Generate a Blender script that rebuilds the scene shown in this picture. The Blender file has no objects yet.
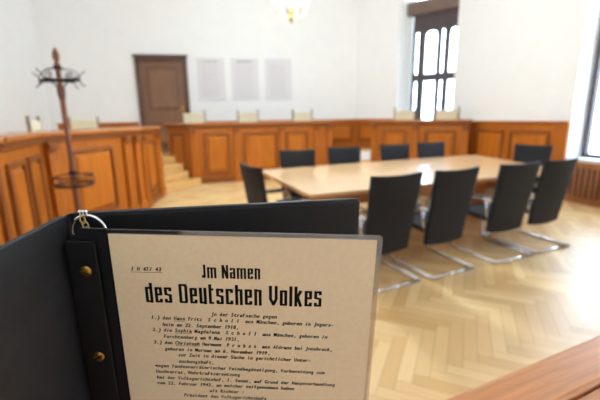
import bpy, bmesh, math, random
from mathutils import Vector, Matrix
random.seed(7)
PI = math.pi

# ------------------------------------------------------------------ camera
H = 1.45
cam_d = bpy.data.cameras.new('camera'); cam = bpy.data.objects.new('camera', cam_d)
bpy.context.scene.collection.objects.link(cam); bpy.context.scene.camera = cam
cam_d.sensor_width = 36; cam_d.lens = 370 / 600 * 36; cam_d.clip_start = 0.01
p_, r_ = math.radians(12.6), math.radians(0.8)
Fv = Vector((0, math.cos(p_), -math.sin(p_))); R0 = Vector((1, 0, 0)); U0 = R0.cross(Fv)
Rv = math.cos(r_) * R0 - math.sin(r_) * U0; Uv = math.cos(r_) * U0 + math.sin(r_) * R0
M = Matrix((Rv, Uv, -Fv)).transposed().to_4x4(); M.translation = (0, 0, H)
cam.matrix_world = M
cam_d.dof.use_dof = True; cam_d.dof.focus_distance = 0.31; cam_d.dof.aperture_fstop = 6.0

# ------------------------------------------------------------------ world, exposure
S = bpy.context.scene
S.view_settings.view_transform = 'Standard'; S.view_settings.look = 'None'
S.view_settings.gamma = 1.0; S.view_settings.use_curve_mapping = False
S.view_settings.exposure = 0.0
W = bpy.data.worlds.new('world'); S.world = W; W.use_nodes = True
bg = W.node_tree.nodes['Background']; bg.inputs[0].default_value = (0.64, 0.84, 1.0, 1)
WORLD = 14.0
bg.inputs[1].default_value = WORLD
S.cycles.max_bounces = 12; S.cycles.diffuse_bounces = 8

# ------------------------------------------------------------------ helpers
C = S.collection
def srgb(r, g, b):
    f = lambda c: (c/255/12.92) if c/255 <= .04045 else ((c/255+.055)/1.055)**2.4
    return (f(r), f(g), f(b), 1)

def mat(name, col, rough=.5, metal=0, spec=.5, noise=0, nscale=8, stretch=None, bump=0, sheen=0, coat=0):
    m = bpy.data.materials.new(name); m.use_nodes = True
    nt = m.node_tree; b = nt.nodes['Principled BSDF']
    b.inputs['Base Color'].default_value = col; b.inputs['Roughness'].default_value = rough
    b.inputs['Metallic'].default_value = metal; b.inputs['Specular IOR Level'].default_value = spec
    if sheen: b.inputs['Sheen Weight'].default_value = sheen
    if coat: b.inputs['Coat Weight'].default_value = coat; b.inputs['Coat Roughness'].default_value = .15
    if noise or bump:
        tc = nt.nodes.new('ShaderNodeTexCoord'); mp = nt.nodes.new('ShaderNodeMapping')
        nz = nt.nodes.new('ShaderNodeTexNoise'); nz.inputs['Scale'].default_value = nscale
        nz.inputs['Detail'].default_value = 5; nz.inputs['Roughness'].default_value = .6
        if stretch: mp.inputs['Scale'].default_value = stretch
        nt.links.new(tc.outputs['Object'], mp.inputs[0]); nt.links.new(mp.outputs[0], nz.inputs['Vector'])
        if noise:
            rp = nt.nodes.new('ShaderNodeValToRGB')
            lo = tuple(c*(1-noise) for c in col[:3]) + (1,); hi = tuple(min(1, c*(1+noise)) for c in col[:3]) + (1,)
            rp.color_ramp.elements[0].position = .3; rp.color_ramp.elements[0].color = lo
            rp.color_ramp.elements[1].position = .7; rp.color_ramp.elements[1].color = hi
            nt.links.new(nz.outputs['Fac'], rp.inputs[0]); nt.links.new(rp.outputs[0], b.inputs['Base Color'])
        if bump:
            bp = nt.nodes.new('ShaderNodeBump'); bp.inputs['Strength'].default_value = bump
            bp.inputs['Distance'].default_value = .002
            nt.links.new(nz.outputs['Fac'], bp.inputs['Height']); nt.links.new(bp.outputs[0], b.inputs['Normal'])
    return m

MT = {}
MT['white'] = mat('white_plaster', (.88, .885, .885, 1), .85, spec=.2, noise=.015, nscale=3)
MT['grey_wall'] = mat('grey_plaster', (.78, .79, .80, 1), .85, noise=.03, nscale=3)
MT['ceiling'] = mat('ceiling_plaster', (.88, .88, .875, 1), .9, spec=.2, noise=.01, nscale=3)
WOOD = srgb(176, 98, 26)
MT['wood_v'] = mat('honey_oak_upright', WOOD, .5, spec=.3, noise=.22, nscale=3, stretch=(9, 9, .8))
MT['wood_h'] = mat('honey_oak_lengthwise', WOOD, .36, noise=.22, nscale=3, stretch=(.8, 9, 9))
MT['wood_mold'] = mat('oak_moulding', srgb(138, 77, 28), .45, spec=.35, noise=.15, nscale=3, stretch=(4, 4, 4))
MT['wood_field'] = mat('oak_panel_field', srgb(184, 104, 24), .5, spec=.3, noise=.25, nscale=3, stretch=(9, 9, .7))
MT['wood_top'] = mat('oak_bench_top', srgb(182, 112, 56), .25, noise=.18, nscale=3, stretch=(.8, 9, 9))
MT['ledge'] = mat('oak_ledge', srgb(200, 132, 78), .35, noise=.2, nscale=6, stretch=(1, 14, 14))
MT['door'] = mat('brown_door_wood', srgb(128, 92, 68), .45, noise=.2, nscale=3, stretch=(9, 9, .7))
MT['door_d'] = mat('dark_door_frame_wood', srgb(92, 62, 48), .45, noise=.2, nscale=3, stretch=(9, 9, .7))
MT['table'] = mat('pale_beech_veneer', srgb(228, 184, 136), .2, noise=.08, nscale=3, stretch=(.8, 8, 8), coat=.3)
MT['table_e'] = mat('beech_edge', srgb(206, 146, 88), .3, noise=.08, nscale=3, stretch=(.8, 8, 8))
MT['fabric'] = mat('black_chair_fabric', srgb(20, 21, 28), .85, noise=.25, nscale=60, bump=.3, sheen=.05)
MT['leather'] = mat('black_binder_board', srgb(32, 33, 36), .6, noise=.4, nscale=35, bump=.35)
MT['leather_s'] = mat('smooth_black_strip', srgb(10, 10, 15), .5, noise=.1, nscale=30)
MT['edge_highlight'] = mat('grey_edge_highlight', srgb(86, 86, 90), .6, noise=.2, nscale=80)  # lighter grey for the painted highlight on the board edges
MT['chrome'] = mat('polished_chrome', (.75, .76, .8, 1), .12, metal=1)
MT['steel'] = mat('ring_steel', (.8, .8, .82, 1), .18, metal=1)
MT['brass'] = mat('brass', srgb(196, 150, 70), .3, metal=1, noise=.2, nscale=90)
MT['brass_d'] = mat('brass_slot', srgb(60, 42, 18), .6, metal=.6)
MT['cream'] = mat('cream_upholstery', srgb(226, 214, 184), .8, noise=.08, nscale=25)
MT['chair_wood'] = mat('grey_brown_chair_wood', srgb(130, 112, 92), .5, noise=.15, nscale=9, stretch=(4, 4, .6))
MT['iron'] = mat('black_iron', srgb(34, 34, 42), .5, metal=.5)
MT['pole'] = mat('reddish_dark_wood', srgb(128, 76, 50), .4, noise=.25, nscale=8, stretch=(4, 4, .5))
MT['paper'] = mat('tan_paper', srgb(234, 210, 174), .7, spec=.3, noise=.035, nscale=240)
MT['ink'] = mat('black_ink', srgb(14, 12, 12), .7, spec=.2)
MT['poster'] = mat('pale_print', srgb(224, 222, 224), .6, noise=.02, nscale=30)
MT['poster_ink'] = mat('pale_grey_ink', srgb(198, 194, 198), .7)
MT['poster_ink_d'] = mat('grey_heading_ink', srgb(158, 152, 158), .7)
MT['winframe'] = mat('dark_brown_window_wood', srgb(74, 60, 62), .5, noise=.12, nscale=10)
MT['blind'] = mat('brown_blind_box', srgb(112, 92, 84), .6, noise=.1, nscale=10)
MT['sill'] = mat('white_sill', srgb(236, 238, 244), .35, noise=.02)
MT['rad'] = mat('slatted_oak', srgb(160, 104, 66), .45, noise=.2, nscale=4, stretch=(9, 9, .8))
MT['step'] = mat('worn_step_oak', srgb(222, 178, 112), .35, noise=.15, nscale=5, stretch=(1, 6, 6))
MT['whitebox'] = mat('white_card', (.85, .86, .9, 1), .6, noise=.02)
m = bpy.data.materials.new('milky_lamp_glass'); m.use_nodes = True
b = m.node_tree.nodes['Principled BSDF']; b.inputs['Base Color'].default_value = (.95, .95, .9, 1)
b.inputs['Emission Color'].default_value = (1, .95, .82, 1); b.inputs['Emission Strength'].default_value = 1.5
MT['glow'] = m
MT['pale_brass'] = mat('pale_brass', srgb(176, 154, 92), .4, metal=.5)
def glassy(name, tint, k):
    m = bpy.data.materials.new(name); m.use_nodes = True; nt = m.node_tree; nt.nodes.clear()
    o = nt.nodes.new('ShaderNodeOutputMaterial'); t = nt.nodes.new('ShaderNodeBsdfTransparent')
    g = nt.nodes.new('ShaderNodeBsdfGlossy'); mx = nt.nodes.new('ShaderNodeMixShader')
    t.inputs[0].default_value = tint; g.inputs['Roughness'].default_value = .08; mx.inputs[0].default_value = k
    nt.links.new(t.outputs[0], mx.inputs[1]); nt.links.new(g.outputs[0], mx.inputs[2]); nt.links.new(mx.outputs[0], o.inputs[0])
    return m
MT['pane'] = glassy('window_glass', (.96, .97, 1, 1), .05)
MT['film'] = glassy('clear_laminate', (.9, .91, .95, 1), .22)

# herringbone parquet
def parquet():
    m = bpy.data.materials.new('herringbone_parquet'); m.use_nodes = True; nt = m.node_tree
    b = nt.nodes['Principled BSDF']; N = nt.nodes.new; K = nt.links.new
    def val(x, sock):
        if isinstance(x, (int, float)): sock.default_value = x
        else: K(x, sock)
    def op(o, a, c=None, d=None):
        n = N('ShaderNodeMath'); n.operation = o; val(a, n.inputs[0])
        if c is not None: val(c, n.inputs[1])
        if d is not None: val(d, n.inputs[2])
        return n.outputs[0]
    tc = N('ShaderNodeTexCoord'); mp = N('ShaderNodeMapping')
    mp.inputs['Rotation'].default_value = (0, 0, math.radians(24)); w = .085
    mp.inputs['Scale'].default_value = (1/w, 1/w, 1)
    K(tc.outputs['Object'], mp.inputs[0]); sx = N('ShaderNodeSeparateXYZ'); K(mp.outputs[0], sx.inputs[0])
    x, y = sx.outputs[0], sx.outputs[1]; L = 6
    ix, iy = op('FLOOR', x), op('FLOOR', y); fx, fy = op('FRACT', x), op('FRACT', y)
    d = op('SUBTRACT', ix, iy); k = op('FLOORED_MODULO', d, 2*L)
    hor = op('LESS_THAN', k, L - .5); ver = op('SUBTRACT', 1, hor)
    hx = op('SUBTRACT', ix, k); hy = iy
    k2 = op('SUBTRACT', 2*L - 1, k); vx = ix; vy = op('SUBTRACT', iy, k2)
    idx = op('ADD', op('MULTIPLY', hx, hor), op('MULTIPLY', op('ADD', vx, 37.3), ver))
    idy = op('ADD', op('MULTIPLY', hy, hor), op('MULTIPLY', op('ADD', vy, 11.7), ver))
    cb = N('ShaderNodeCombineXYZ'); K(idx, cb.inputs[0]); K(idy, cb.inputs[1]); K(hor, cb.inputs[2])
    wn = N('ShaderNodeTexWhiteNoise'); wn.noise_dimensions = '3D'; K(cb.outputs[0], wn.inputs['Vector'])
    def seam(f_): return op('MINIMUM', f_, op('SUBTRACT', 1, f_))
    hlen = op('MINIMUM', op('ADD', k, fx), op('SUBTRACT', L, op('ADD', k, fx)))
    vlen = op('MINIMUM', op('ADD', k2, fy), op('SUBTRACT', L, op('ADD', k2, fy)))
    dh = op('MINIMUM', seam(fy), hlen); dv = op('MINIMUM', seam(fx), vlen)
    dist = op('ADD', op('MULTIPLY', dh, hor), op('MULTIPLY', dv, ver))
    edge = op('LESS_THAN', dist, .025)
    gx = N('ShaderNodeTexNoise'); gm = N('ShaderNodeCombineXYZ')
    al = op('ADD', op('MULTIPLY', x, hor), op('MULTIPLY', y, ver)); ac = op('ADD', op('MULTIPLY', y, hor), op('MULTIPLY', x, ver))
    K(op('MULTIPLY', al, .3), gm.inputs[0]); K(op('MULTIPLY', ac, 4), gm.inputs[1]); K(op('MULTIPLY', wn.outputs['Value'], 40), gm.inputs[2])
    K(gm.outputs[0], gx.inputs['Vector']); gx.inputs['Scale'].default_value = 1.2; gx.inputs['Detail'].default_value = 4
    fac = op('ADD', op('MULTIPLY', wn.outputs['Value'], .75), op('MULTIPLY', gx.outputs['Fac'], .25))
    rp = N('ShaderNodeValToRGB'); K(fac, rp.inputs[0])
    e = rp.color_ramp.elements; e[0].position = .08; e[0].color = srgb(218, 174, 112); e[1].position = .9; e[1].color = srgb(246, 214, 158)
    mx = N('ShaderNodeMix'); mx.data_type = 'RGBA'; K(op('MULTIPLY', edge, .45), mx.inputs['Factor'])
    K(rp.outputs[0], mx.inputs['A']); mx.inputs['B'].default_value = srgb(140, 96, 52)
    K(mx.outputs['Result'], b.inputs['Base Color']); b.inputs['Roughness'].default_value = .36
    b.inputs['Specular IOR Level'].default_value = .6
    return m
MT['parquet'] = parquet()

class MB:
    """collects geometry and links it as ONE mesh object"""
    def __init__(s): s.bm = bmesh.new()
    def add(s, verts, faces, m=None, smooth=False):
        vs = [s.bm.verts.new((m @ Vector(v)) if m else v) for v in verts]
        for f in faces:
            try:
                fc = s.bm.faces.new([vs[i] for i in f]); fc.smooth = smooth
            except ValueError: pass
        return s
    def box(s, x0, x1, y0, y1, z0, z1, m=None):
        v = [(x0,y0,z0),(x1,y0,z0),(x1,y1,z0),(x0,y1,z0),(x0,y0,z1),(x1,y0,z1),(x1,y1,z1),(x0,y1,z1)]
        return s.add(v, [(0,3,2,1),(4,5,6,7),(0,1,5,4),(1,2,6,5),(2,3,7,6),(3,0,4,7)], m)
    def prism(s, pts, z0, z1, m=None):
        a = sum(pts[i][0]*pts[(i+1)%len(pts)][1]-pts[(i+1)%len(pts)][0]*pts[i][1] for i in range(len(pts)))
        if a < 0: pts = pts[::-1]
        n = len(pts)
        v = [(x,y,z0) for x,y in pts] + [(x,y,z1) for x,y in pts]
        return s.add(v, [tuple(range(n-1,-1,-1)), tuple(range(n,2*n))] + [(i,(i+1)%n,(i+1)%n+n,i+n) for i in range(n)], m)
    def frustum(s, x0, x1, z0, z1, ya, yb, c, m=None):
        # raised field: base at ya, face at yb inset by c (front = -y)
        v = [(x0,ya,z0),(x1,ya,z0),(x1,ya,z1),(x0,ya,z1),(x0+c,yb,z0+c),(x1-c,yb,z0+c),(x1-c,yb,z1-c),(x0+c,yb,z1-c)]
        return s.add(v, [(0,1,5,4),(1,2,6,5),(2,3,7,6),(3,0,4,7),(4,5,6,7),(3,2,1,0)], m)
    def lathe(s, prof, n=20, m=None, smooth=True):
        v, f = [], []
        for r, z in prof:
            for i in range(n): a = 2*PI*i/n; v.append((r*math.cos(a), r*math.sin(a), z))
        for j in range(len(prof)-1):
            for i in range(n): f.append((j*n+i, j*n+(i+1)%n, (j+1)*n+(i+1)%n, (j+1)*n+i))
        f.append(tuple(range(n-1,-1,-1))); k = (len(prof)-1)*n; f.append(tuple(range(k, k+n)))
        return s.add(v, f, m, smooth)
    def tube(s, pts, r, n=10, closed=False, m=None, flat=None, up=None):
        pts = [Vector(p) for p in pts]; N_ = len(pts); v, f = [], []; prev = None
        for i, p in enumerate(pts):
            a = pts[i-1] if (i or closed) else p; c = pts[(i+1)%N_] if (i < N_-1 or closed) else p
            t = (c-a).normalized()
            if up is not None: ref = Vector(up)
            else: ref = prev if prev is not None else (Vector((0,0,1)) if abs(t.z) < .9 else Vector((1,0,0)))
            u = (ref - t*ref.dot(t)).normalized(); w = t.cross(u); prev = u
            rr = r[i] if isinstance(r, (list, tuple)) else r
            for j in range(n):
                q = 2*PI*j/n; k = flat if flat else 1
                v.append(p + u*(rr*math.cos(q)) + w*(rr*k*math.sin(q)))
        for i in range(N_ if closed else N_-1):
            for j in range(n):
                i2 = (i+1) % N_; f.append((i*n+j, i*n+(j+1)%n, i2*n+(j+1)%n, i2*n+j))
        if not closed: f.append(tuple(range(n-1,-1,-1))); k = (N_-1)*n; f.append(tuple(range(k, k+n)))
        return s.add([tuple(q) for q in v], f, m, True)
    def build(s, name, material, parent=None, bevel=0, seg=2, smooth_all=False):
        bmesh.ops.recalc_face_normals(s.bm, faces=s.bm.faces)
        me = bpy.data.meshes.new(name); s.bm.to_mesh(me); s.bm.free(); me.materials.append(material)
        o = bpy.data.objects.new(name, me); C.objects.link(o)
        if parent: o.parent = parent
        if bevel:
            bv = o.modifiers.new('bevel', 'BEVEL'); bv.width = bevel; bv.segments = seg; bv.limit_method = 'ANGLE'
        return o

def tag(o, label=None, cat=None, group=None, kind=None):
    if label: o['label'] = label
    if cat: o['category'] = cat
    if group: o['group'] = group
    if kind: o['kind'] = kind
    return o
def empty(name, loc=(0,0,0), rz=0, label=None, cat=None, group=None, kind=None):
    o = bpy.data.objects.new(name, None); C.objects.link(o); o.location = loc; o.rotation_euler = (0,0,rz); o.empty_display_size = .1
    return tag(o, label, cat, group, kind)
def copy_tree(o, parent=None):
    c = o.copy(); C.objects.link(c); c.parent = parent
    for ch in list(o.children): copy_tree(ch, c)
    return c
def ang(a, b): return math.atan2(b[1]-a[1], b[0]-a[0])
def dist(a, b): return math.hypot(b[0]-a[0], b[1]-a[1])

# ------------------------------------------------------------------ room shell
tag(MB().prism([(-7,-3),(7,-3),(7,12),(-7,12)], -.1, 0).build('floor', MT['parquet']), 'pale herringbone parquet floor', 'floor', kind='structure')
CEIL = 5.0
tag(MB().prism([(-7.5,-3.2),(7.5,-3.2),(7.5,12.5),(-7.5,12.5)], CEIL, CEIL+.15).build('ceiling', MT['ceiling']), 'white plaster ceiling', 'ceiling', kind='structure')

def wall(name, a, b, t, openings, label, e0=0, e1=0):
    """a->b seen left to right from inside; local +y is outward. openings: (s0,s1,z0,z1,splay)"""
    mb = MB(); s = -e0; L = dist(a, b); ps = 0
    for (s0, s1, z0, z1, sp, *sp2) in openings:
        sn = sp2[0] if sp2 else sp
        mb.prism([(s,0),(s0,0),(s0+sp,t),(s+ps,t)] if s < s0 else [(s,0),(s,0),(s,t)], 0, CEIL)
        mb.prism([(s0,0),(s1,0),(s1-sn,t),(s0+sp,t)], 0, z0)
        mb.prism([(s0,0),(s1,0),(s1-sn,t),(s0+sp,t)], z1, CEIL)
        s = s1; ps = -sn
    mb.prism([(s,0),(L+e1,0),(L+e1,t),(s+ps,t)], 0, CEIL)
    o = mb.build(name, MT['white']); o.location = (a[0], a[1], 0); o.rotation_euler = (0,0,ang(a,b))
    return tag(o, label, 'wall', kind='structure')
BW = ((-6.2, 9.402), (1.6, 10.65))
DW = ((1.6, 10.65), (3.66, 9.0))
k = (3.66+.304*11.2, 9.0-.953*11.2)
RW = ((3.66, 9.0), k)
LW = ((-4.35, -2.2), (-6.2, 9.402))
FW = (k, (-4.35, -2.2))
wall('wall_back', *BW, .2, [], 'white plaster wall behind the court bench', .2, .2)
wall('wall_right_bay', *DW, .5, [(1.185, 2.60, .95, 4.3, .22, .02)], 'angled white wall around the tall far window', 0, 0)
WZ0, WZ1 = .70, 4.2
OPS = [(2.86, 4.5), (8.8, 10.1)]  # second opening is added out of view, to bring light onto the sheet
wall('wall_right', *RW, .45, [(a_, b_, WZ0, WZ1, .06) for a_, b_ in OPS], 'white wall on the right between the windows', 0, .3)
wall('wall_left', *LW, .2, [], 'white plaster wall on the left', .2, .2)
wf = wall('wall_front', *FW, .2, [], 'grey wall behind the camera', .3, .3)
wf.data.materials.clear(); wf.data.materials.append(MT['grey_wall'])

def local(a, b):
    return (a[0], a[1], 0), ang(a, b)

def window(name, a, b, x0, x1, z0, z1, y, mull, transoms, label, fw=.07):
    loc, rz = local(a, b)
    r = empty(name, loc, rz, label, 'window', kind='structure')
    f = MB()
    f.box(x0, x0+fw, y-.06, y+.03, z0, z1).box(x1-fw, x1, y-.06, y+.03, z0, z1)
    f.box(x0, x1, y-.06, y+.03, z0, z0+fw).box(x0, x1, y-.06, y+.03, z1-fw, z1)
    f.build('window_frame', MT['winframe'], r, .006)
    mu = MB()
    for m0, m1 in mull: mu.box(m0, m1, y-.05, y+.02, z0+fw, z1-fw)
    for t0, t1 in transoms: mu.box(x0+fw, x1-fw, y-.075, y+.02, t0, t1)
    # rounded heads of the upper lights
    xs = [x0+fw] + [q for mm in mull for q in mm] + [x1-fw]
    for i in range(0, len(xs), 2):
        l, rr = xs[i], xs[i+1]; w = rr-l
        if w < .1: continue
        c = min(.12, w/2)
        for sgn, cx in ((1, l), (-1, rr)):
            pts = [(cx, 0)] + [(cx + sgn*(c-c*math.cos(t)), -(c-c*math.sin(t))) for t in [i_*PI/2/6 for i_ in range(7)]]
            pts = [(cx, 0)] + [(cx+sgn*(c - c*math.sin(t)), -(c - c*math.cos(t))) for t in [i_*PI/2/6 for i_ in range(7)]]
            zt = z1-fw
            v = [(px, y-.04, zt+pz) for px, pz in pts] + [(px, y+.01, zt+pz) for px, pz in pts]; n = len(pts)
            mu.add(v, [tuple(range(n)), tuple(range(2*n-1, n-1, -1))] + [(q, (q+1)%n, (q+1)%n+n, q+n) for q in range(n)])
    mu.build('glazing_bar', MT['winframe'], r)
    MB().box(x0+fw*.6, x1-fw*.6, y-.006, y, z0+fw*.6, z1-fw*.6).build('pane', MT['pane'], r)
    # a second, outer casement of the box window
    g = MB(); yy = y+.0
    return r
w1 = window('window_1', *DW, 1.41, 2.58, .95, 3.56, .42, [(1.56,1.73),(2.02,2.13),(2.20,2.33)], [(2.30,2.48)],
            'tall dark framed window in the angled bay')
MB().box(1.41, 2.58, .36, .45, 3.56, 3.95).build('head_board', MT['winframe'], w1, .01)
MB().box(1.30, 2.58, .18, .40, 3.87, 4.18).build('blind_box', MT['blind'], w1, .015)
MB().box(1.415, 2.58, .05, .44, .93, .98).build('window_sill', MT['sill'], w1, .008)
for i, (a_, b_) in enumerate(OPS):
    w = window('window_%d' % (i+2), *RW, a_+.06, b_-.06, WZ0+.02, WZ1-.02, .31,
               [((a_+b_)/2-.05, (a_+b_)/2+.05)], [(2.5, 2.62)], 'tall dark framed window in the right wall')
    MB().box(a_+.01, b_-.01, -.03, .29, WZ0-.02, WZ0+.025).build('window_sill', MT['sill'], w, .008)

# portals that guide daylight sampling through the openings
def portal(a, b, x0, x1, z0, z1, y):
    l = bpy.data.lights.new('daylight_portal', 'AREA'); l.shape = 'RECTANGLE'; l.size = x1-x0; l.size_y = z1-z0
    l.cycles.is_portal = True
    o = bpy.data.objects.new('daylight_portal', l); C.objects.link(o)
    th = ang(a, b); ex = Vector((math.cos(th), math.sin(th), 0)); ey = Vector((-math.sin(th), math.cos(th), 0))
    o.location = Vector((a[0], a[1], 0)) + ex*(x0+x1)/2 + ey*y + Vector((0,0,(z0+z1)/2))
    M_ = Matrix((ex, Vector((0,0,1)), ey)).transposed().to_4x4()   # light shines along local -z = -ey
    o.rotation_euler = M_.to_euler()
portal(*DW, 1.4, 2.56, .95, 4.3, .49)
for a_, b_ in OPS: portal(*RW, a_, b_, WZ0, WZ1, .47)

# ------------------------------------------------------------------ wainscot, door, podium
def panels_into(r, L, z0, z1, cuts, y=0, pil=.13, pil_list=None, name_p='pilaster', capz=.08, field=True):
    """panels between consecutive cuts (list of (x0,x1)); front = -y"""
    for (x0, x1) in cuts:
        mb = MB(); w = .035
        for (a_, b_, c_, d_) in ((x0, x1, z0, z0+w), (x0, x1, z1-w, z1), (x0, x0+w, z0+w, z1-w), (x1-w, x1, z0+w, z1-w)):
            mb.box(a_, b_, y-.035, y, c_, d_)
        o = mb.build('panel_moulding', MT['wood_mold'], r, .01)
        f = MB().frustum(x0+.045, x1-.045, z0+.045, z1-.045, y-.002, y-.024, .03)
        f.build('panel', MT['wood_field'], o)

# wainscot along the back wall, on the podium
loc, rz = local(*BW); Lb = dist(*BW)
t1 = empty('trim_1', loc, rz, 'oak wainscot along the back wall', 'wainscot', kind='structure')
for (x0, x1) in ((0.2, 2.12), (3.42, Lb)):
    MB().box(x0, x1, -.03, 0, .6, 1.34).build('wainscot_board', MT['wood_v'], t1)
    MB().box(x0, x1, -.06, 0, 1.34, 1.385).build('wainscot_rail', MT['wood_h'], t1, .01)
    n = max(1, round((x1-x0)/.95)); q = (x1-x0)/n
    panels_into(t1, 0, .78, 1.25, [(x0+i*q+.1, x0+(i+1)*q-.1) for i in range(n)], y=-.03)
loc, rz = local(*DW)
t3 = empty('trim_3', loc, rz, 'oak wainscot on the angled bay wall', 'wainscot', kind='structure')
MB().box(0, 1.17, -.03, 0, .6, 1.34).build('wainscot_board', MT['wood_v'], t3)
MB().box(0, 1.17, -.06, 0, 1.34, 1.385).build('wainscot_rail', MT['wood_h'], t3, .01)
panels_into(t3, 0, .78, 1.25, [(.12, 1.05)], y=-.03)
# right wall wainscot (full height from the floor)
loc, rz = local(*RW)
t2 = empty('trim_2', loc, rz, 'oak wainscot on the right wall between the windows', 'wainscot', kind='structure')
MB().box(.02, 2.86, -.035, 0, 0, 1.28).build('wainscot_board', MT['wood_v'], t2)
MB().box(.02, 2.87, -.07, 0, 1.28, 1.325).build('wainscot_rail', MT['wood_h'], t2, .01)
MB().box(.02, 2.86, -.05, -.035, 0, .13).build('wainscot_plinth', MT['wood_mold'], t2, .006)
MB().box(2.76, 2.86, -.055, -.035, .13, 1.28).build('wainscot_end_post', MT['wood_v'], t2, .006)
panels_into(t2, 0, .24, 1.14, [(.85, 1.55), (1.72, 2.55)], y=-.035)
# radiator covers under the right windows
for i, (a_, b_) in enumerate(OPS):
    rc = empty('radiator_cover', loc, rz, ['slatted wooden radiator cover under the right window',
        'slatted radiator cover under the added unseen right window, beside the near bench', 'slatted radiator cover under the nearest right window'][i], 'radiator cover', 'radiator covers under the windows')
    mb = MB(); mb.box(a_, b_, -.045, -.005, 0, .1).box(a_, b_, -.045, -.005, .58, .67).box(a_, a_+.08, -.045, -.005, .1, .58).box(b_-.08, b_, -.045, -.005, .1, .58)
    mb.build('cover_frame', MT['rad'], rc, .005)
    mb = MB(); n = int((b_-a_-.16)/.085)
    for q in range(n):
        x = a_+.08+(q+.5)*(b_-a_-.16)/n; mb.box(x-.02, x+.02, -.035, -.012, .1, .58)
    mb.build('slats', MT['rad'], rc)
    MB().box(a_+.01, b_-.01, -.009, -.002, .02, .64).build('backing', MT['winframe'], rc)
    if i == 2: break
# door on the back wall
loc, rz = local(*BW); o0 = 2.53 - .37 - .0   # local x of (-3.7,9.8) is 2.53
d1 = empty('door_1', loc, rz, 'brown panelled wooden door behind the bench', 'door', kind='structure')
X0, X1, ZT = 2.53-.355, 2.53+.885, 2.965
mb = MB(); mb.box(X0, X0+.11, -.09, 0, .6, ZT).box(X1-.11, X1, -.09, 0, .6, ZT).box(X0, X1, -.09, 0, ZT-.11, ZT)
mb.build('door_frame', MT['door_d'], d1, .008)
MB().box(X0-.03, X1+.03, -.12, 0, ZT, ZT+.05).build('door_cornice', MT['door_d'], d1, .01)
MB().box(X0+.11, X1-.11, -.04, 0, .6, ZT-.11).build('door_leaf', MT['door'], d1)
for z0, z1 in ((.75, 1.35), (1.68, 2.72)):
    mb = MB(); x0, x1 = X0+.26, X1-.26; w = .03
    for (a_, b_, c_, d_) in ((x0, x1, z0, z0+w), (x0, x1, z1-w, z1), (x0, x0+w, z0+w, z1-w), (x1-w, x1, z0+w, z1-w)): mb.box(a_, b_, -.055, -.04, c_, d_)
    o = mb.build('door_panel_moulding', MT['door_d'], d1, .005)
    MB().frustum(x0+.04, x1-.04, z0+.04, z1-.04, -.041, -.055, .03).build('door_panel', MT['door'], o)
hp = MB().box(X1-.205, X1-.155, -.05, -.04, 1.55, 1.78).build('door_plate', MT['brass'], d1)
MB().tube([(X1-.18, -.05, 1.68), (X1-.18, -.09, 1.68), (X1-.28, -.095, 1.68)], .01, 8).build('door_handle', MT['brass'], hp)

# raised podium behind the benches
pod = [(-2.68,.3),(-2.68,3.2),(-3.16,4.4),(-2.78,6.1),(-2.84,7.2),(-3.42,9.04),(-3.16,9.06),(-2.45,8.50),(.81,9.5),(1.78,9.36),(3.60,8.2),(3.80,8.45),(3.63,8.93),(1.6,10.58),(-6.1,9.36),(-4.75,.3)]
tag(MB().prism(pod, 0, .6).build('floor_podium', MT['step'], bevel=.01), 'raised wooden podium behind the benches', 'podium', kind='structure')

# ------------------------------------------------------------------ benches
def bench(parent, a, b, h, cuts, pils, depth=.42, first=True, top_e0=0, top_e1=0):
    """one straight panelled stretch, child of parent (built in world frame through a matrix)"""
    th = ang(a, b); L = dist(a, b)
    T = Matrix.Translation((a[0], a[1], 0)) @ Matrix.Rotation(th, 4, 'Z')
    def fin(mb, name, mt, par, bev=0):
        o = mb.build(name, mt, par, bev)
        if par is parent: o.matrix_local = parent.matrix_basis.inverted() @ T
        return o
    fin(MB().box(0, L, 0, .07, 0, h-.05), 'front_board', MT['wood_v'], parent)
    fin(MB().box(0, L, -.045, -.0005, 0, .13), 'plinth', MT['wood_mold'], parent, .01)
    fin(MB().box(0, L, -.03, -.0005, h-.125, h-.085).box(0, L, -.05, -.0005, h-.085, h-.05), 'cornice', MT['wood_mold'], parent, .008)
    fin(MB().box(-top_e0, L+top_e1, -.08, depth, h-.05, h), 'bench_top', MT['wood_top'], parent, .012)
    for x in pils:
        mb = MB(); w = .065
        mb.box(x-w, x+w, -.05, -.0005, .16, h-.125)
        mb.box(x-w-.02, x+w+.02, -.065, -.0005, 0, .16)
        mb.box(x-w-.012, x+w+.012, -.062, -.0005, h-.27, h-.24)
        o = fin(mb, 'pilaster', MT['wood_v'], parent, .008)
        MB().prism([(x-w-.005,-.05),(x+w+.005,-.05),(x+w+.005,-.085),(x-w-.005,-.085)], h-.2, h-.125).box(x-w+.015, x+w-.015, -.07, -.05, h-.24, h-.2).build('capital', MT['wood_mold'], o, .006)
    for (x0, x1) in cuts:
        z0, z1 = .2, h-.23; mb = MB(); w = .05
        for (a_, b_, c_, d_) in ((x0, x1, z0, z0+w), (x0, x1, z1-w, z1), (x0, x0+w, z0+w, z1-w), (x1-w, x1, z0+w, z1-w)):
            mb.box(a_, b_, -.035, -.0005, c_, d_)
        o = fin(mb, 'panel_moulding', MT['wood_mold'], parent, .01)
        MB().frustum(x0+.07, x1-.07, z0+.07, z1-.07, -.001, -.028, .035).build('panel', MT['wood_field'], o)

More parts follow.
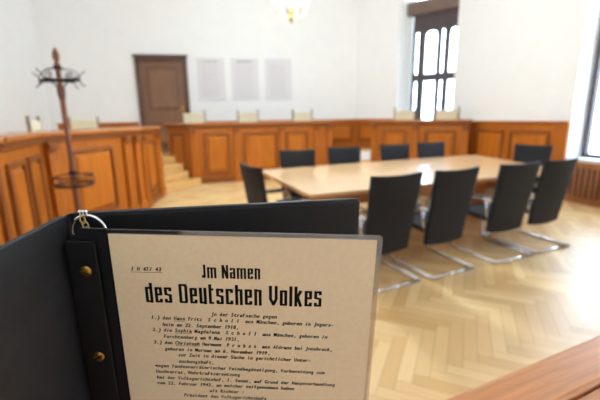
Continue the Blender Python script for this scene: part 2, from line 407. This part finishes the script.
bl = empty('court_bench', (-2.55, 3.1, 0), 0, 'panelled oak court bench on the left, behind the coat stand', 'bench', 'oak court benches')
P00, P0, P1, P2, P3 = (-2.45, .6), (-2.42, 2.98), (-2.88, 4.14), (-2.56, 5.967), (-2.69, 7.14)
HLB = 1.33
bench(bl, P00, P0, HLB, [(.15, .8), (.95, 1.6), (1.75, 2.35)], [.06], .4)
bench(bl, P0, P1, HLB, [(.10, .58), (.68, 1.12)], [], .4, top_e1=.02)
L12 = dist(P1, P2)
bench(bl, P1, P2, HLB, [(.40, L12-.66)], [.12, L12-.36, L12-.10], .4)
L23 = dist(P2, P3)
bench(bl, P2, P3, HLB, [(.28, L23-.34)], [.12, L23-.22, L23-.07], .3)

B0, B1 = (-2.433, 8.314), (.82, 9.40)
bc = empty('court_bench', (B0[0], B0[1], 0), 0, 'long panelled oak bench below the three wall prints', 'bench', 'oak court benches')
LB = dist(B0, B1)
bench(bc, B0, B1, 1.36, [(.30, .88), (1.20, 2.02), (2.22, 2.80)], [.09, 1.04, 2.12, 3.0, LB-.07], .42)
# panelled end running up beside the steps
E1 = (-3.16, 9.02)
bench(bc, E1, B0, 1.36, [(.2, .8)], [], .10)
R0_, R1_ = (1.78, 9.22), (3.64, 8.02)
br = empty('court_bench', (R0_[0], R0_[1], 0), 0, 'short panelled oak bench on the right, below the far window', 'bench', 'oak court benches')
LR = dist(R0_, R1_)
bench(br, R0_, R1_, 1.36, [(.28, .86), (1.28, 1.95)], [.08, 1.07, LR-.08], .32)

# steps in the left corner
st = tag(MB().prism([(-2.68,7.19),(-2.22,8.25),(-2.5,8.27),(-3.14,8.97),(-3.40,8.98)], 0, .15)
    .prism([(-2.87,7.42),(-2.51,8.33),(-3.14,8.97),(-3.40,8.98)], .15, .30)
    .prism([(-3.05,7.98),(-2.66,8.47),(-3.14,8.97),(-3.40,8.98)], .30, .45)
    .prism([(-3.26,8.6),(-2.93,8.76),(-3.14,8.97),(-3.40,8.98)], .45, .598).build('steps', MT['step'], bevel=.012),
    'light wooden steps climbing between the left bench and the long bench', 'steps')
# steps in the gap between the benches
tag(MB().prism([(.86,8.98),(1.74,8.88),(1.76,9.34),(.84,9.43)], 0, .2).prism([(.86,9.16),(1.74,9.06),(1.76,9.34),(.84,9.43)], .2, .4)
    .build('steps', MT['step'], bevel=.012), 'low wooden steps in the gap between the two rear benches', 'steps')
tag(MB().box(-.15, .15, -.06, .06, 0, .21).build('box', MT['whitebox'], bevel=.012), 'small white box on the steps in the bench gap, behind the chairs', 'box')
bpy.context.scene.collection.objects['box'].location = (1.60, 9.16, .402)

# near bench that carries the binder
e_ = ang((.222,.514), (.625,.694)); 
nb = empty('near_bench', (.222, .514, 0), e_, 'reddish oak bench ledge in the foreground, carrying the binder', 'bench')
HL = 1.0
MB().box(-1.9, 3.2, -.085, 0, HL-.045, HL).build('rim_rail', MT['ledge'], nb, .008, 3)
MB().box(-1.9, 3.2, -.62, -.089, HL-.04, HL-.004).build('bench_top', MT['ledge'], nb, .004)
MB().box(-1.9, 3.2, -.10, -.045, 0, HL-.045).build('front_board', MT['wood_v'], nb)
MB().box(-1.9, 3.2, -.044, -.03, HL-.12, HL-.045).build('cornice', MT['wood_mold'], nb, .006)
MB().box(-1.9, 3.2, -.044, -.02, 0, .14).build('plinth', MT['wood_mold'], nb, .006)
for sx in (-1.88, 3.15): MB().box(sx, sx+.05, -.6, -.105, 0, HL-.041).build('side_panel', MT['wood_v'], nb)

# ------------------------------------------------------------------ wall prints
def bw_local(x): return 2.53 + x
for i, (x0, x1, lab) in enumerate(((1.13, 1.82, 'pale framed text print nearest the door, left of three'), (1.98, 2.69, 'middle pale text print with a darker heading'), (2.87, 3.57, 'rightmost pale text print, even grey without a heading'))):
    loc, rz = local(*BW)
    o = empty('wall_print', loc, rz, lab, 'print', 'text prints on the back wall')
    th = rz; dx = bw_local((x0+x1)/2)
    o.location = (loc[0]+dx*math.cos(th), loc[1]+dx*math.sin(th), 1.91)
    w = (x1-x0)/2; h = 1.05
    MB().box(-w, w, -.022, -.002, 0, h).build('board', MT['poster'], o, .004)
    random.seed(i); mb = MB(); z = h-.16
    while z > .1:
        x = -w+.1+random.random()*.05; xe = w-.1-random.random()*.12
        while x < xe:
            l = .03+random.random()*.07; mb.box(x, min(x+l, xe), -.0235, -.0222, z, z+.009); x += l+.018
        z -= .028
    mb.build('printed_text', MT['poster_ink'], o)
    if i < 2:
        mb = MB(); hh = [.028, .045][i]; x = -w*.55
        while x < w*.5:
            l = .02+random.random()*.035; mb.box(x, x+l, -.0235, -.0222, h-.1, h-.1+hh); x += l+.012
        mb.build('printed_heading', MT['poster_ink_d'], o)

# ------------------------------------------------------------------ conference table
tp = [(.09,3.39),(3.42,4.72),(3.22,6.80),(-.56,5.13)]
tb = empty('conference_table', (1.56, 5.0, 0), math.radians(23), 'large pale wooden conference table ringed by black chairs', 'table')
Ti = Matrix.Translation((1.56,5.0,0)) @ Matrix.Rotation(math.radians(23), 4, 'Z'); Ti = Ti.inverted()
loc_tp = [tuple((Ti @ Vector((x,y,0)))[:2]) for x,y in tp]
MB().prism(loc_tp, .715, .74).build('tabletop', MT['table'], tb, .004)
sc = lambda k: [(x*k, y*k) for x,y in loc_tp]
MB().prism([(x*.997,y*.997) for x,y in loc_tp], .69, .7145).build('tabletop_edge', MT['table_e'], tb, .004)
for x in (-1.45, 1.40):
    mb = MB(); mb.box(x-.03, x+.03, -.5, .5, .03, .69).box(x-.05, x+.05, -.55, .55, 0, .03)
    mb.build('leg', MT['table_e'], tb, .006)
MB().box(-1.42, 1.37, -.02, .02, .35, .60).build('stretcher', MT['table_e'], tb, .004)

# ------------------------------------------------------------------ black cantilever chairs
def make_chair():
    r = empty('conference_chair')
    W2 = .265
    # sling-like back: curved slab from below the seat to the top, leaning back
    mb = MB(); n, k = 9, 12; V = []; 
    for s_ in (0, 1):
        for j in range(k+1):
            t = j/k; z = .285 + .695*t
            yc = -.20 - .11*t**1.5 - .015*math.sin(t*PI)
            hw = .238 + .027*t
            for i in range(n+1):
                u = -1+2*i/n
                zz = z + (.012*u*u if j == k else (.0 - .02*(1-u*u) if j == 0 else 0))
                V.append((u*hw, yc - .025*(1-u*u)*(.3+.7*t) - (.034 if s_ else 0), zz))
    F = []; A = (n+1)*(k+1)
    for j in range(k):
        for i in range(n):
            a = j*(n+1)+i; F.append((a, a+1, a+n+2, a+n+1)); F.append((A+a, A+a+n+1, A+a+n+2, A+a+1))
    for i in range(n): F.append((i, A+i, A+i+1, i+1)); a = k*(n+1)+i; F.append((a, a+1, A+a+1, A+a))
    for j in range(k): a = j*(n+1); F.append((a, a+n+1, A+a+n+1, A+a)); a += n; F.append((a, A+a, A+a+n+1, a+n+1))
    mb.add(V, F, None, True); mb.build('backrest', MT['fabric'], r, .006)
    mb = MB(); V = []; n = 8
    prof = [(-.20,.44),(-.1,.452),(.1,.462),(.2,.465),(.25,.452),(.262,.435),(.25,.418),(.1,.41),(-.20,.395)]
    for sx in (-.235, .235):
        for y, z in prof: V.append((sx, y, z))
    q = len(prof); mb.add(V, [tuple(range(q)), tuple(range(2*q-1, q-1, -1))] + [(i, (i+1)%q, (i+1)%q+q, i+q) for i in range(q)])
    mb.build('seat', MT['fabric'], r, .01)
    # chrome tube: floor skid with rear bar, front uprights, arms
    mb = MB(); z0 = .0165
    for s_ in (-1, 1):
        x = s_*W2
        pts = [(x, -.37, z0), (x, .20, z0), (x, .25, z0+.02), (x, .275, z0+.07), (x, .272, .3), (x, .262, .56), (x, .24, .605), (x, .19, .625), (x, -.16, .625), (x, -.235, .62)]
        mb.tube(pts, .016, 10, flat=1)
        mb.tube([(x, -.235, .62), (s_*.23, -.25, .615)], .011, 8)
        mb.tube([(x, .255, .43), (s_*.2, .24, .425)], .011, 8)
    mb.tube([(-W2, -.37, z0), (W2, -.37, z0)], .0165, 10)
    mb.build('frame', MT['chrome'], r)
    for s_ in (-1, 1):
        MB().box(s_*W2-.02, s_*W2+.02, -.17, .17, .637, .655).build('armrest', MT['leather_s'], r, .006)
        MB().tube([(s_*W2, -.2, .61), (s_*W2, -.215, .50), (s_*(W2-.03), -.215, .42)], .012, 8).build('arm_support', MT['chrome'], r)
    return r
G = 'black chairs around the conference table'
proto = make_chair()
chairs = [ # centre of back top, yaw of the back direction, label
 (.80, 2.98, 26, 'nearest black conference chair, just right of the open binder'),
 (1.405, 3.25, 26, 'black chair second along the near side, its back fully visible'),
 (2.15, 3.57, 22, 'black chair third along the near side, overlapping the last one'),
 (2.73, 3.84, 24, 'black chair at the right end of the near side, closest to the radiator window'),
 (-.03, 5.42, 190, 'black chair behind the table, nearest the left table end'),
 (.70, 5.81, 190, 'black chair behind the table, just left of the white box'),
 (1.60, 6.26, 192, 'black chair behind the table, just right of the white box'),
 (2.33, 6.60, 194, 'black chair behind the table, nearest the far window'),
 (-.50, 3.71, -60, 'black chair alone at the left table end, seen side-on'),
 (3.60, 5.72, 127, 'black chair alone at the right table end by the wainscot'),
]
for i, (x, y, a, lab) in enumerate(chairs):
    c = proto if i == 0 else copy_tree(proto)
    th = math.radians(a if a not in () else a)
    # the back top centre lies at local (0,-.33)
    c.rotation_euler = (0, 0, th); c.location = (x + .33*-math.sin(th)*1, y + .33*math.cos(th), 0)
    tag(c, lab, 'chair', G)

# ------------------------------------------------------------------ cream judges' chairs
def make_judge():
    r = empty('upholstered_chair')
    MB().box(-.24, .24, -.02, .03, .62, .98).build('backrest', MT['cream'], r, .018, 3)
    MB().box(-.25, .25, .0, .42, .40, .48).build('seat', MT['cream'], r, .02, 3)
    for s_ in (-1, 1):
        MB().lathe([(.018,0),(.022,.4),(.02,.9),(.024,.99),(.012,1.0),(.022,1.02),(.02,1.045),(.004,1.06)], 10, Matrix.Translation((s_*.25, 0, 0))).build('post', MT['chair_wood'], r)
        MB().box(s_*.23-.018, s_*.23+.018, .38, .416, 0, .40).build('leg', MT['chair_wood'], r, .004)
    MB().box(-.24, .24, -.012, .012, .54, .575).build('rail', MT['chair_wood'], r, .004)
    return r
jp = make_judge(); th_b = ang(B0, B1); th_r = ang(R0_, R1_)
for i, (x, y, a, lab) in enumerate([
   (-2.52, 9.12, 9, 'cream upholstered chair behind the long bench, beside the door'),
   (-1.27, 9.48, 9, 'cream upholstered chair behind the long bench, below the middle print'),
   (.09, 9.93, 9, 'cream upholstered chair behind the long bench, right of the prints'),
   (2.60, 9.32, -32, 'cream upholstered chair behind the right bench, left of the far window'),
   (3.44, 8.82, -32, 'cream upholstered chair behind the right bench, in front of the far window'),
   (-4.2, 7.4, 12, 'cream chair behind the left bench, just right of the coat stand'),
   (-3.50, 5.0, 112, 'chair behind the left bench, at the left of the coat stand, seen edge-on')]):
    c = jp if i == 0 else copy_tree(jp)
    th = math.radians(a) + PI   # seat towards the room
    c.rotation_euler = (0,0,th); c.location = (x, y, .6); c.scale = (1, 1, .87 if i > 4 else 1); tag(c, lab, 'chair', 'cream chairs behind the benches')

# ------------------------------------------------------------------ coat stand
cs = empty('coat_stand', (-2.45, 3.98, 0), math.radians(-6), 'tall dark wooden coat stand with black iron hooks, before the left bench', 'coat stand')
MB().lathe([(.03,.10),(.034,.3),(.03,.9),(.033,.95),(.026,1.0),(.026,1.7),(.024,1.98),(.034,2.0),(.018,2.03),(.03,2.06),(.034,2.10),(.022,2.14),(.006,2.17)], 16).build('pole', MT['pole'], cs)
for a in range(4):
    th = a*PI/2+PI/4
    d = lambda r_, z: (r_*math.cos(th), r_*math.sin(th), z)
    MB().tube([d(.02,.16), d(.10,.17), d(.2,.11), d(.28,.03), d(.31,.02)], [.02,.024,.022,.018,.016], 8).build('foot', MT['pole'], cs)
MB().tube([(-.22,0,1.855),(.22,0,1.855)], .019, 8).tube([(0,-.2,1.855),(0,.2,1.855)], .015, 8).build('crossbar', MT['iron'], cs)
MB().tube([(0,0,1.96),(0,0,1.99)], .04, 12).build('collar', MT['iron'], cs)
for a in range(4):
    th = a*PI/2
    d = lambda r_, z: (r_*math.cos(th), r_*math.sin(th), z)
    arc = [d(.03+.19*math.sin(t), 1.97-.09*(1-math.cos(t))) for t in [i*PI/2/8 for i in range(9)]]
    mb = MB().tube(arc, .004, 6)
    mb.tube([d(.22,1.86), d(.23,1.89), d(.25,1.91), d(.275,1.925), d(.285,1.94)], .0055, 6)
    mb.tube([d(.22,1.85), d(.235,1.81), d(.265,1.79), d(.275,1.80)], .0055, 6)
    sp = [d(.12+.035*math.cos(t)*(1-t/9), 1.90+.035*math.sin(t)*(1-t/9)) for t in [i*.5 for i in range(12)]]
    mb.tube(sp, .005, 6)
    mb.tube([d(.03,1.66), d(.04,1.73), d(.04,1.79), d(.10,1.84)], .005, 6)
    mb.build('scroll_hook', MT['iron'], cs)
def ring(R, z, n=28): return [(R*math.cos(2*PI*i/n), R*math.sin(2*PI*i/n), z) for i in range(n)]
mb = MB().tube(ring(.19, .86), .008, 6, True).tube(ring(.19, .78), .008, 6, True).tube(ring(.185, .76), .007, 6, True)
for a in range(8):
    th = a*PI/4; mb.tube([(.19*math.cos(th), .19*math.sin(th), .86), (.19*math.cos(th), .19*math.sin(th), .76)], .005, 6)
for a in range(4):
    th = a*PI/2+.4; mb.tube([(.028*math.cos(th), .028*math.sin(th), .895), (.19*math.cos(th), .19*math.sin(th), .86)], .005, 6)
mb.build('umbrella_ring', MT['iron'], cs)
MB().tube([(0,0,.88),(0,0,.915)], .042, 12).build('ring_collar', MT['iron'], cs)

# ------------------------------------------------------------------ chandelier
ch = empty('chandelier', (-.08, 5.5, 2.72), 0, 'white glowing chandelier with brass arms hanging over the room', 'chandelier')
MB().lathe([(.004,0),(.022,.015),(.03,.04),(.02,.07),(.028,.10),(.04,.14),(.022,.2),(.02,.5),(.035,.55),(.015,.6),(.01,.7)], 16).build('body', MT['pale_brass'], ch)
MB().tube([(0,0,.7),(0,0,CEIL-2.72)], .008, 8).build('rod', MT['pale_brass'], ch)
MB().lathe([(.07, 0), (.06,-.04), (.015,-.08)], 16, Matrix.Translation((0,0,CEIL-2.72))).build('ceiling_rose', MT['pale_brass'], ch)
for a in range(6):
    th = a*PI/3+.2; d = lambda r_, z: (r_*math.cos(th), r_*math.sin(th), z)
    ar = MB().tube([d(.02,.10), d(.08,.06), d(.16,.09), d(.20,.16), d(.205,.235)], .007, 8).build('arm', MT['pale_brass'], ch)
    MB().lathe([(.012,.23),(.024,.24),(.036,.265),(.040,.30),(.036,.34),(.018,.365),(.006,.37)], 14, Matrix.Translation((.205*math.cos(th), .205*math.sin(th), 0))).build('lamp_shade', MT['glow'], ar)
l = bpy.data.lights.new('chandelier_light', 'POINT'); l.energy = 385; l.color = (.78,.93,1); l.shadow_soft_size = .2
lo = bpy.data.objects.new('chandelier_light', l); C.objects.link(lo); lo.location = (-.08, 5.5, 3.2)
c2 = copy_tree(ch); c2.location = (-.4, -1.3, 2.72); tag(c2, 'added white glowing chandelier, unseen behind the photographer, lighting the sheet', 'chandelier')
l2 = l.copy(); l2.energy = 32; lo2 = bpy.data.objects.new('chandelier_light', l2); C.objects.link(lo2); lo2.location = (-.4, -1.3, 3.2)  # chandelier copy and lamp added behind the camera to light the sheet

# ------------------------------------------------------------------ binder with the laminated sheet
TL = Vector((-.148, .272, 1.365)); TR = Vector((.06, .268, 1.358)); dn = Vector((-.02991, .0698, -.9971)).normalized()
u = (TR-TL).normalized(); dn = (dn - u*dn.dot(u)).normalized(); nrm = u.cross(-dn).normalized()   # towards the viewer
if nrm.y > 0: nrm = -nrm
BM_ = Matrix((u, -dn, nrm)).transposed().to_4x4(); BM_.translation = TL   # local x right, y up, z to the viewer
bi = empty('binder'); bi.matrix_world = BM_
tag(bi, 'open black ring binder standing on the foreground ledge, holding a printed sheet', 'binder')
mm = .001
def rrect(x0, x1, y0, y1, r, corners=(1,1,1,1), n=6):
    P = []
    for (cx, cy, a0, on) in ((x1-r, y1-r, 0, corners[0]), (x0+r, y1-r, 90, corners[1]), (x0+r, y0+r, 180, corners[2]), (x1-r, y0+r, 270, corners[3])):
        if on:
            for i in range(n+1): a = math.radians(a0+90*i/n); P.append((cx+r*math.cos(a), cy+r*math.sin(a)))
        else:
            P.append((x1 if a0 in (0,270) else x0, y1 if a0 in (0,90) else y0))
    return P
pg = MB().prism(rrect(0, .2065, -.297, 0, .0005), -.0003, .0).build('sheet', MT['paper'], bi)
MB().prism(rrect(-.001, .2108, -.302, .0035, .004), -.0011, -.0004).build('laminate_backing', MT['film'], bi)
# clear rim round the sheet
mb = MB()
mb.prism([(-.001,0),(.2065,0),(.2065,.0035),(-.001,.0035)], -.0004, .0006)
mb.prism([(.2065,-.302)] + rrect(.2065,.2108,-.302,.0035,.003,(1,0,0,0)), -.0004, .0006)
mb.build('laminate_rim', MT['film'], bi)
# hinge leaf and screwed strip
MB().prism([(-.0005,.0035),(-.021,.0035),(-.031,-.006),(-.037,-.014),(-.043,-.30),(-.0005,-.30)], -.0022, -.0004).build('hinge_leaf', MT['leather_s'], bi)
stp = MB().prism(rrect(-.0315, -.0095, -.30, -.0062, .003, (1,0,0,1)), .0006, .0035).build('screw_strip', MT['leather_s'], bi, .0006)
for (x, y, rot) in ((-.0192, -.0308, -.5), (-.0198, -.1105, .6), (-.0198, -.195, .2)):
    T = Matrix.Translation((x, y, .0035))
    sc_ = MB().lathe([(.0045,0),(.0045,.0008),(.0032,.0016),(.0005,.0018)], 24, T).build('screw', MT['brass'], bi)
    MB().box(-.0042, .0042, -.0006, .0006, .0012, .00195, T @ Matrix.Rotation(rot, 4, 'Z')).build('screw_slot', MT['brass_d'], sc_)
# covers
ic = BM_.inverted()
def lp(x, y, z): return ic @ Vector((x, y, z))
a_ = lp(-.187, .292, 1.377); b_ = lp(.0575, .348, 1.3735)     # top edge of the back cover
ux = (b_-a_).normalized(); vy = Vector((0,1,0)); vy = (vy-ux*vy.dot(ux)).normalized(); vz = ux.cross(vy)
CM = Matrix((ux, vy, vz)).transposed().to_4x4(); CM.translation = a_
Lc = (b_-a_).length; HC = .372
MB().prism(rrect(.002, Lc, -HC, 0, .006, (1,0,0,1)), -.0015, .0015, CM).build('back_cover', MT['leather'], bi, .0005)
MB().prism(rrect(.006, Lc-.004, -HC+.004, -.004, .004, (1,0,0,1)), .0016, .0019, CM).build('back_lining', MT['leather_s'], bi)
c_ = lp(-.176, .08, 1.3715)
ux2 = (c_-a_).normalized(); vy2 = (Vector((0,1,0))-ux2*ux2.y).normalized(); vz2 = ux2.cross(vy2)
CM2 = Matrix((ux2, vy2, vz2)).transposed().to_4x4(); CM2.translation = a_
MB().prism(rrect(.010, .235, -HC, 0, .006, (1,0,0,1)), -.0018, .0018, CM2).build('front_cover', MT['leather'], bi, .0006)
MB().box(.012, .234, -.0016, .0002, .0019, .0024, CM2).box(.012, .234, -.0035, -.0028, .0019, .0021, CM2).build('cover_edge_highlight', MT['edge_highlight'], bi)  # thin grey strips paint the highlight along the cover tops
MB().box(.01, Lc-.006, -.0009, .0002, .0016, .0021, CM).build('cover_edge_highlight', MT['edge_highlight'], bi)
# spine cloth bridging both covers and the strip
mb = MB()
sp = [CM2 @ Vector((.012, 0, 0)), a_ + (CM2 @ Vector((.012,0,0)) - a_)*.3 + Vector((-.001,0,.0)), a_, CM @ Vector((.012, 0, 0))]
V = []
for q in sp:
    V += [q + Vector((0,-.0005,.0)), q + Vector((0,-HC+.001,0))]
for q in sp:
    V += [q + Vector((.0016,-.0005,.0022)), q + Vector((.0016,-HC+.001,.0022))]
F = []
for i in range(3): F += [(2*i, 2*i+1, 2*i+3, 2*i+2), (8+2*i, 8+2*i+2, 8+2*i+3, 8+2*i+1), (2*i, 2*i+2, 2*i+10, 2*i+8), (2*i+1, 2*i+9, 2*i+11, 2*i+3)]
F += [(0,8,9,1),(6,7,15,14)]
mb.add([tuple(v) for v in V], F).build('spine', MT['leather_s'], bi)
# ring, clasp and chain
cx, cy, R_ = -.0165, -.0015, .0142
rg = MB().tube([(cx+R_*math.cos(t), cy+R_*math.sin(t), .0-.0045+.001*math.cos(t)) for t in [2*PI*i/40 for i in range(40)]], .0011, 10, True).build('ring', MT['steel'], bi)
mb = MB()
for dx in (-.0035, 0, .0035):
    mb.lathe([(.0011,0),(.0014,.0008),(.0010,.002),(.0016,.0030),(.0004,.0042)], 10, Matrix.Translation((cx-.003+dx*.7, cy+R_+.0002, -.0045)) @ Matrix.Rotation(-PI/2, 4, 'X'))
mb.build('ring_clasp', MT['steel'], rg)
for i in range(3):
    yc = cy+R_-.0035-i*.0045; xc = cx-.004+i*.0016
    pts = [(.0019*math.cos(t), .0032*math.sin(t), 0) for t in [2*PI*j/16 for j in range(16)]]
    T = Matrix.Translation((xc, yc, -.0042)) @ Matrix.Rotation(.25, 4, 'Z') @ Matrix.Rotation((.35 if i % 2 else 1.15), 4, 'Y')
    MB().tube(pts, .0006, 6, True, T).build('chain_link', MT['pale_brass'], rg)

# ---- printed writing
fc = bpy.data.curves.new('glyph', 'FONT'); fc.size = .0052; fc.offset = .0001; fc.shear = .2; fc.resolution_u = 2
fo = bpy.data.objects.new('glyph', fc); C.objects.link(fo)
cache = {}
def glyph(c):
    if c not in cache:
        fc.body = c; bpy.context.view_layer.update()
        dg = bpy.context.evaluated_depsgraph_get()
        me = bpy.data.meshes.new_from_object(fo.evaluated_get(dg))
        vs = [tuple(v.co) for v in me.vertices]; fs = [tuple(p.vertices) for p in me.polygons]
        xs = [v[0] for v in vs] or [0]
        cache[c] = (vs, fs, (min(xs)+max(xs))/2, max(xs)-min(xs)); bpy.data.meshes.remove(me)
    return cache[c]
PIT = .00235
def typeline(mb, text, x, y, slope, pitch=PIT):
    for i, c in enumerate(text):
        if c == ' ': continue
        vs, fs, cxm, w = glyph(c); k = min(1.0, .0021/w) if w else 1
        k = max(k, .6); ox = x + (i+.5)*pitch; oy = y + slope*i*pitch
        for q in (-.00009, .00009): mb.add([((v[0]-cxm)*k+ox+q, v[1]*.92+oy, .00012+q*.1) for v in vs], fs)
lines = [
 ('Jn der Strafsache gegen', 76.1, 70.3), ('1.) den Hans Fritz  S c h o l l  aus München, geboren in Jngers-', 26.4, 74.8),
 ('heim am 22. September 1918,', 35.2, 81.2), ('2.) die Sophia Magdalena  S c h o l l  aus München, geboren in', 26.4, 86.5),
 ('Forchtenberg am 9.Mai 1921,', 35.3, 92.8), ('3.) den Christoph Hermann  P r o b s t  aus Aldrans bei Jnnsbruck,', 26.4, 98.7),
 ('geboren in Murnau am 6. November 1919,', 35.1, 105.1), ('zur Zeit in dieser Sache in gerichtlicher Unter-', 46.2, 110.9),
 ('suchungshaft,', 46.0, 117.4), ('wegen landesverräterischer Feindbegünstigung, Vorbereitung zum', 25.5, 122.4),
 ('Hochverrat, Wehrkraftzersetzung', 25.6, 128.5), ('hat der Volksgerichtshof, 1. Senat, auf Grund der Hauptverhandlung', 25.6, 134.7),
 ('vom 22. Februar 1943, an welcher teilgenommen haben', 25.5, 140.6), ('als Richter :', 71.0, 147.6),
 ('Präsident des Volksgerichtshofs', 48.2, 153.2)]
mb = MB()
for t, x, y in lines:
    typeline(mb, t, x*mm, -y*mm-.0, -.019, (.00228 if 'Probst' in t.replace(' ','') else PIT))
for (x0, x1, y) in ((26.4+8*2.35, 26.4+12*2.35, 75.9), (26.4+8*2.35, 26.4+14*2.35, 87.6), (26.4+8*2.28, 26.4+17*2.28, 99.8)):
    mb.box(x0*mm, x1*mm, -y*mm-.0005, -y*mm-.0002, .0001, .00013)
mb.build('typewritten_text', MT['ink'], pg)
mb = MB(); typeline(mb, '1 H 47/ 43', 14.6*mm, -31.0*mm, 0, .00242); mb.box(.0142, .0393, -.0324, -.0321, .0001, .00013)
mb.build('reference_number', MT['ink'], pg)
bpy.data.objects.remove(fo)

# condensed headline letters from strokes
def GL(c):
    t = .15; l = t/2; b = t/2; xh = .82; m_ = xh-t/2; T = 1-t/2; cc = xh/2+.02
    w = {'m':.62,'l':t,'t':.27,'J':.26,'D':.43,'N':.44,'V':.43,' ':.16,'k':.40,'u':.37}.get(c, .37); r = w-t/2; q = w/2
    G_ = {'J':[[(r,1),(r,b),(l,b),(l,.22)]], 'm':[[(l,0),(l,m_),(r,m_),(r,0)],[(q,m_),(q,0)],[(l,m_),(l,xh)]],
     'N':[[(l,0),(l,1)],[(r,0),(r,1)],[(l,1),(r,0)]], 'a':[[(l,.62),(l,m_),(r,m_),(r,0)],[(r,cc),(l,cc),(l,b),(r,b)]],
     'e':[[(r,.22),(r,b),(l,b),(l,m_),(r,m_),(r,cc),(l,cc)]], 'n':[[(l,0),(l,m_),(r,m_),(r,0)],[(l,m_),(l,xh)]],
     'd':[[(r,0),(r,1)],[(r,m_),(l,m_),(l,b),(r,b)]], 's':[[(r,.6),(r,m_),(l,m_),(l,cc+.02),(r,cc-.02),(r,b),(l,b),(l,.22)]],
     'D':[[(l,b),(l,T),(r-.03,T),(r,T-.08),(r,b+.08),(r-.03,b),(l,b)]], 'u':[[(l,xh),(l,b),(r,b),(r,xh)],[(r,b),(r,0)]],
     't':[[(l+.0,1.0),(l,b),(r,b)],[(l,m_),(r,m_)]], 'c':[[(r,.6),(r,m_),(l,m_),(l,b),(r,b),(r,.22)]],
     'h':[[(l,0),(l,1)],[(l,m_),(r,m_),(r,0)]], 'V':[[(l,1),(l,.35),(q,b),(r,.35),(r,1)]], 'o':[[(l,b),(l,m_),(r,m_),(r,b),(l,b)]],
     'l':[[(l,0),(l,1)]], 'k':[[(l,0),(l,1)],[(l,.36),(r,m_+.05)],[(l+.08,.46),(r,0)]]}
    return w, G_.get(c, []), t
def headline(mb, text, x, y, cap, width):
    W_ = sum(GL(c)[0] for c in text) + .10*(len(text)-1); kx = width/W_
    for c in text:
        w, strokes, t = GL(c)
        for s_ in strokes:
            for i in range(len(s_)-1):
                (ax, ay), (bx, by) = s_[i], s_[i+1]; d = math.hypot(bx-ax, by-ay); ux_, uy_ = (bx-ax)/d, (by-ay)/d
                horiz = abs(uy_) < .3; h = (.052 if horiz else t/2)
                if horiz: ext0 = ext1 = t/2*.75 if len(s_) > 2 or True else 0
                else: ext0 = ext1 = 0
                if not horiz:
                    if 0 < i: ext0 = .03
                    if i < len(s_)-2: ext1 = .03
                ax2, ay2, bx2, by2 = ax-ux_*ext0, ay-uy_*ext0, bx+ux_*ext1, by+uy_*ext1
                P = [(ax2-uy_*h, ay2+ux_*h), (ax2+uy_*h, ay2-ux_*h), (bx2+uy_*h, by2-ux_*h), (bx2-uy_*h, by2+ux_*h)]
                mb.add([(x+px*kx, y+py*cap, .00014) for px, py in P], [(0,1,2,3)])
        x += (w+.10)*kx
mb = MB()
headline(mb, 'Jm Namen', 70.7*mm, -36.0*mm, 11.8*mm, 46.2*mm)
headline(mb, 'des Deutschen Volkes', 24.0*mm, -59.6*mm, 18.2*mm, 142*mm)
mb.build('headline', MT['ink'], pg)
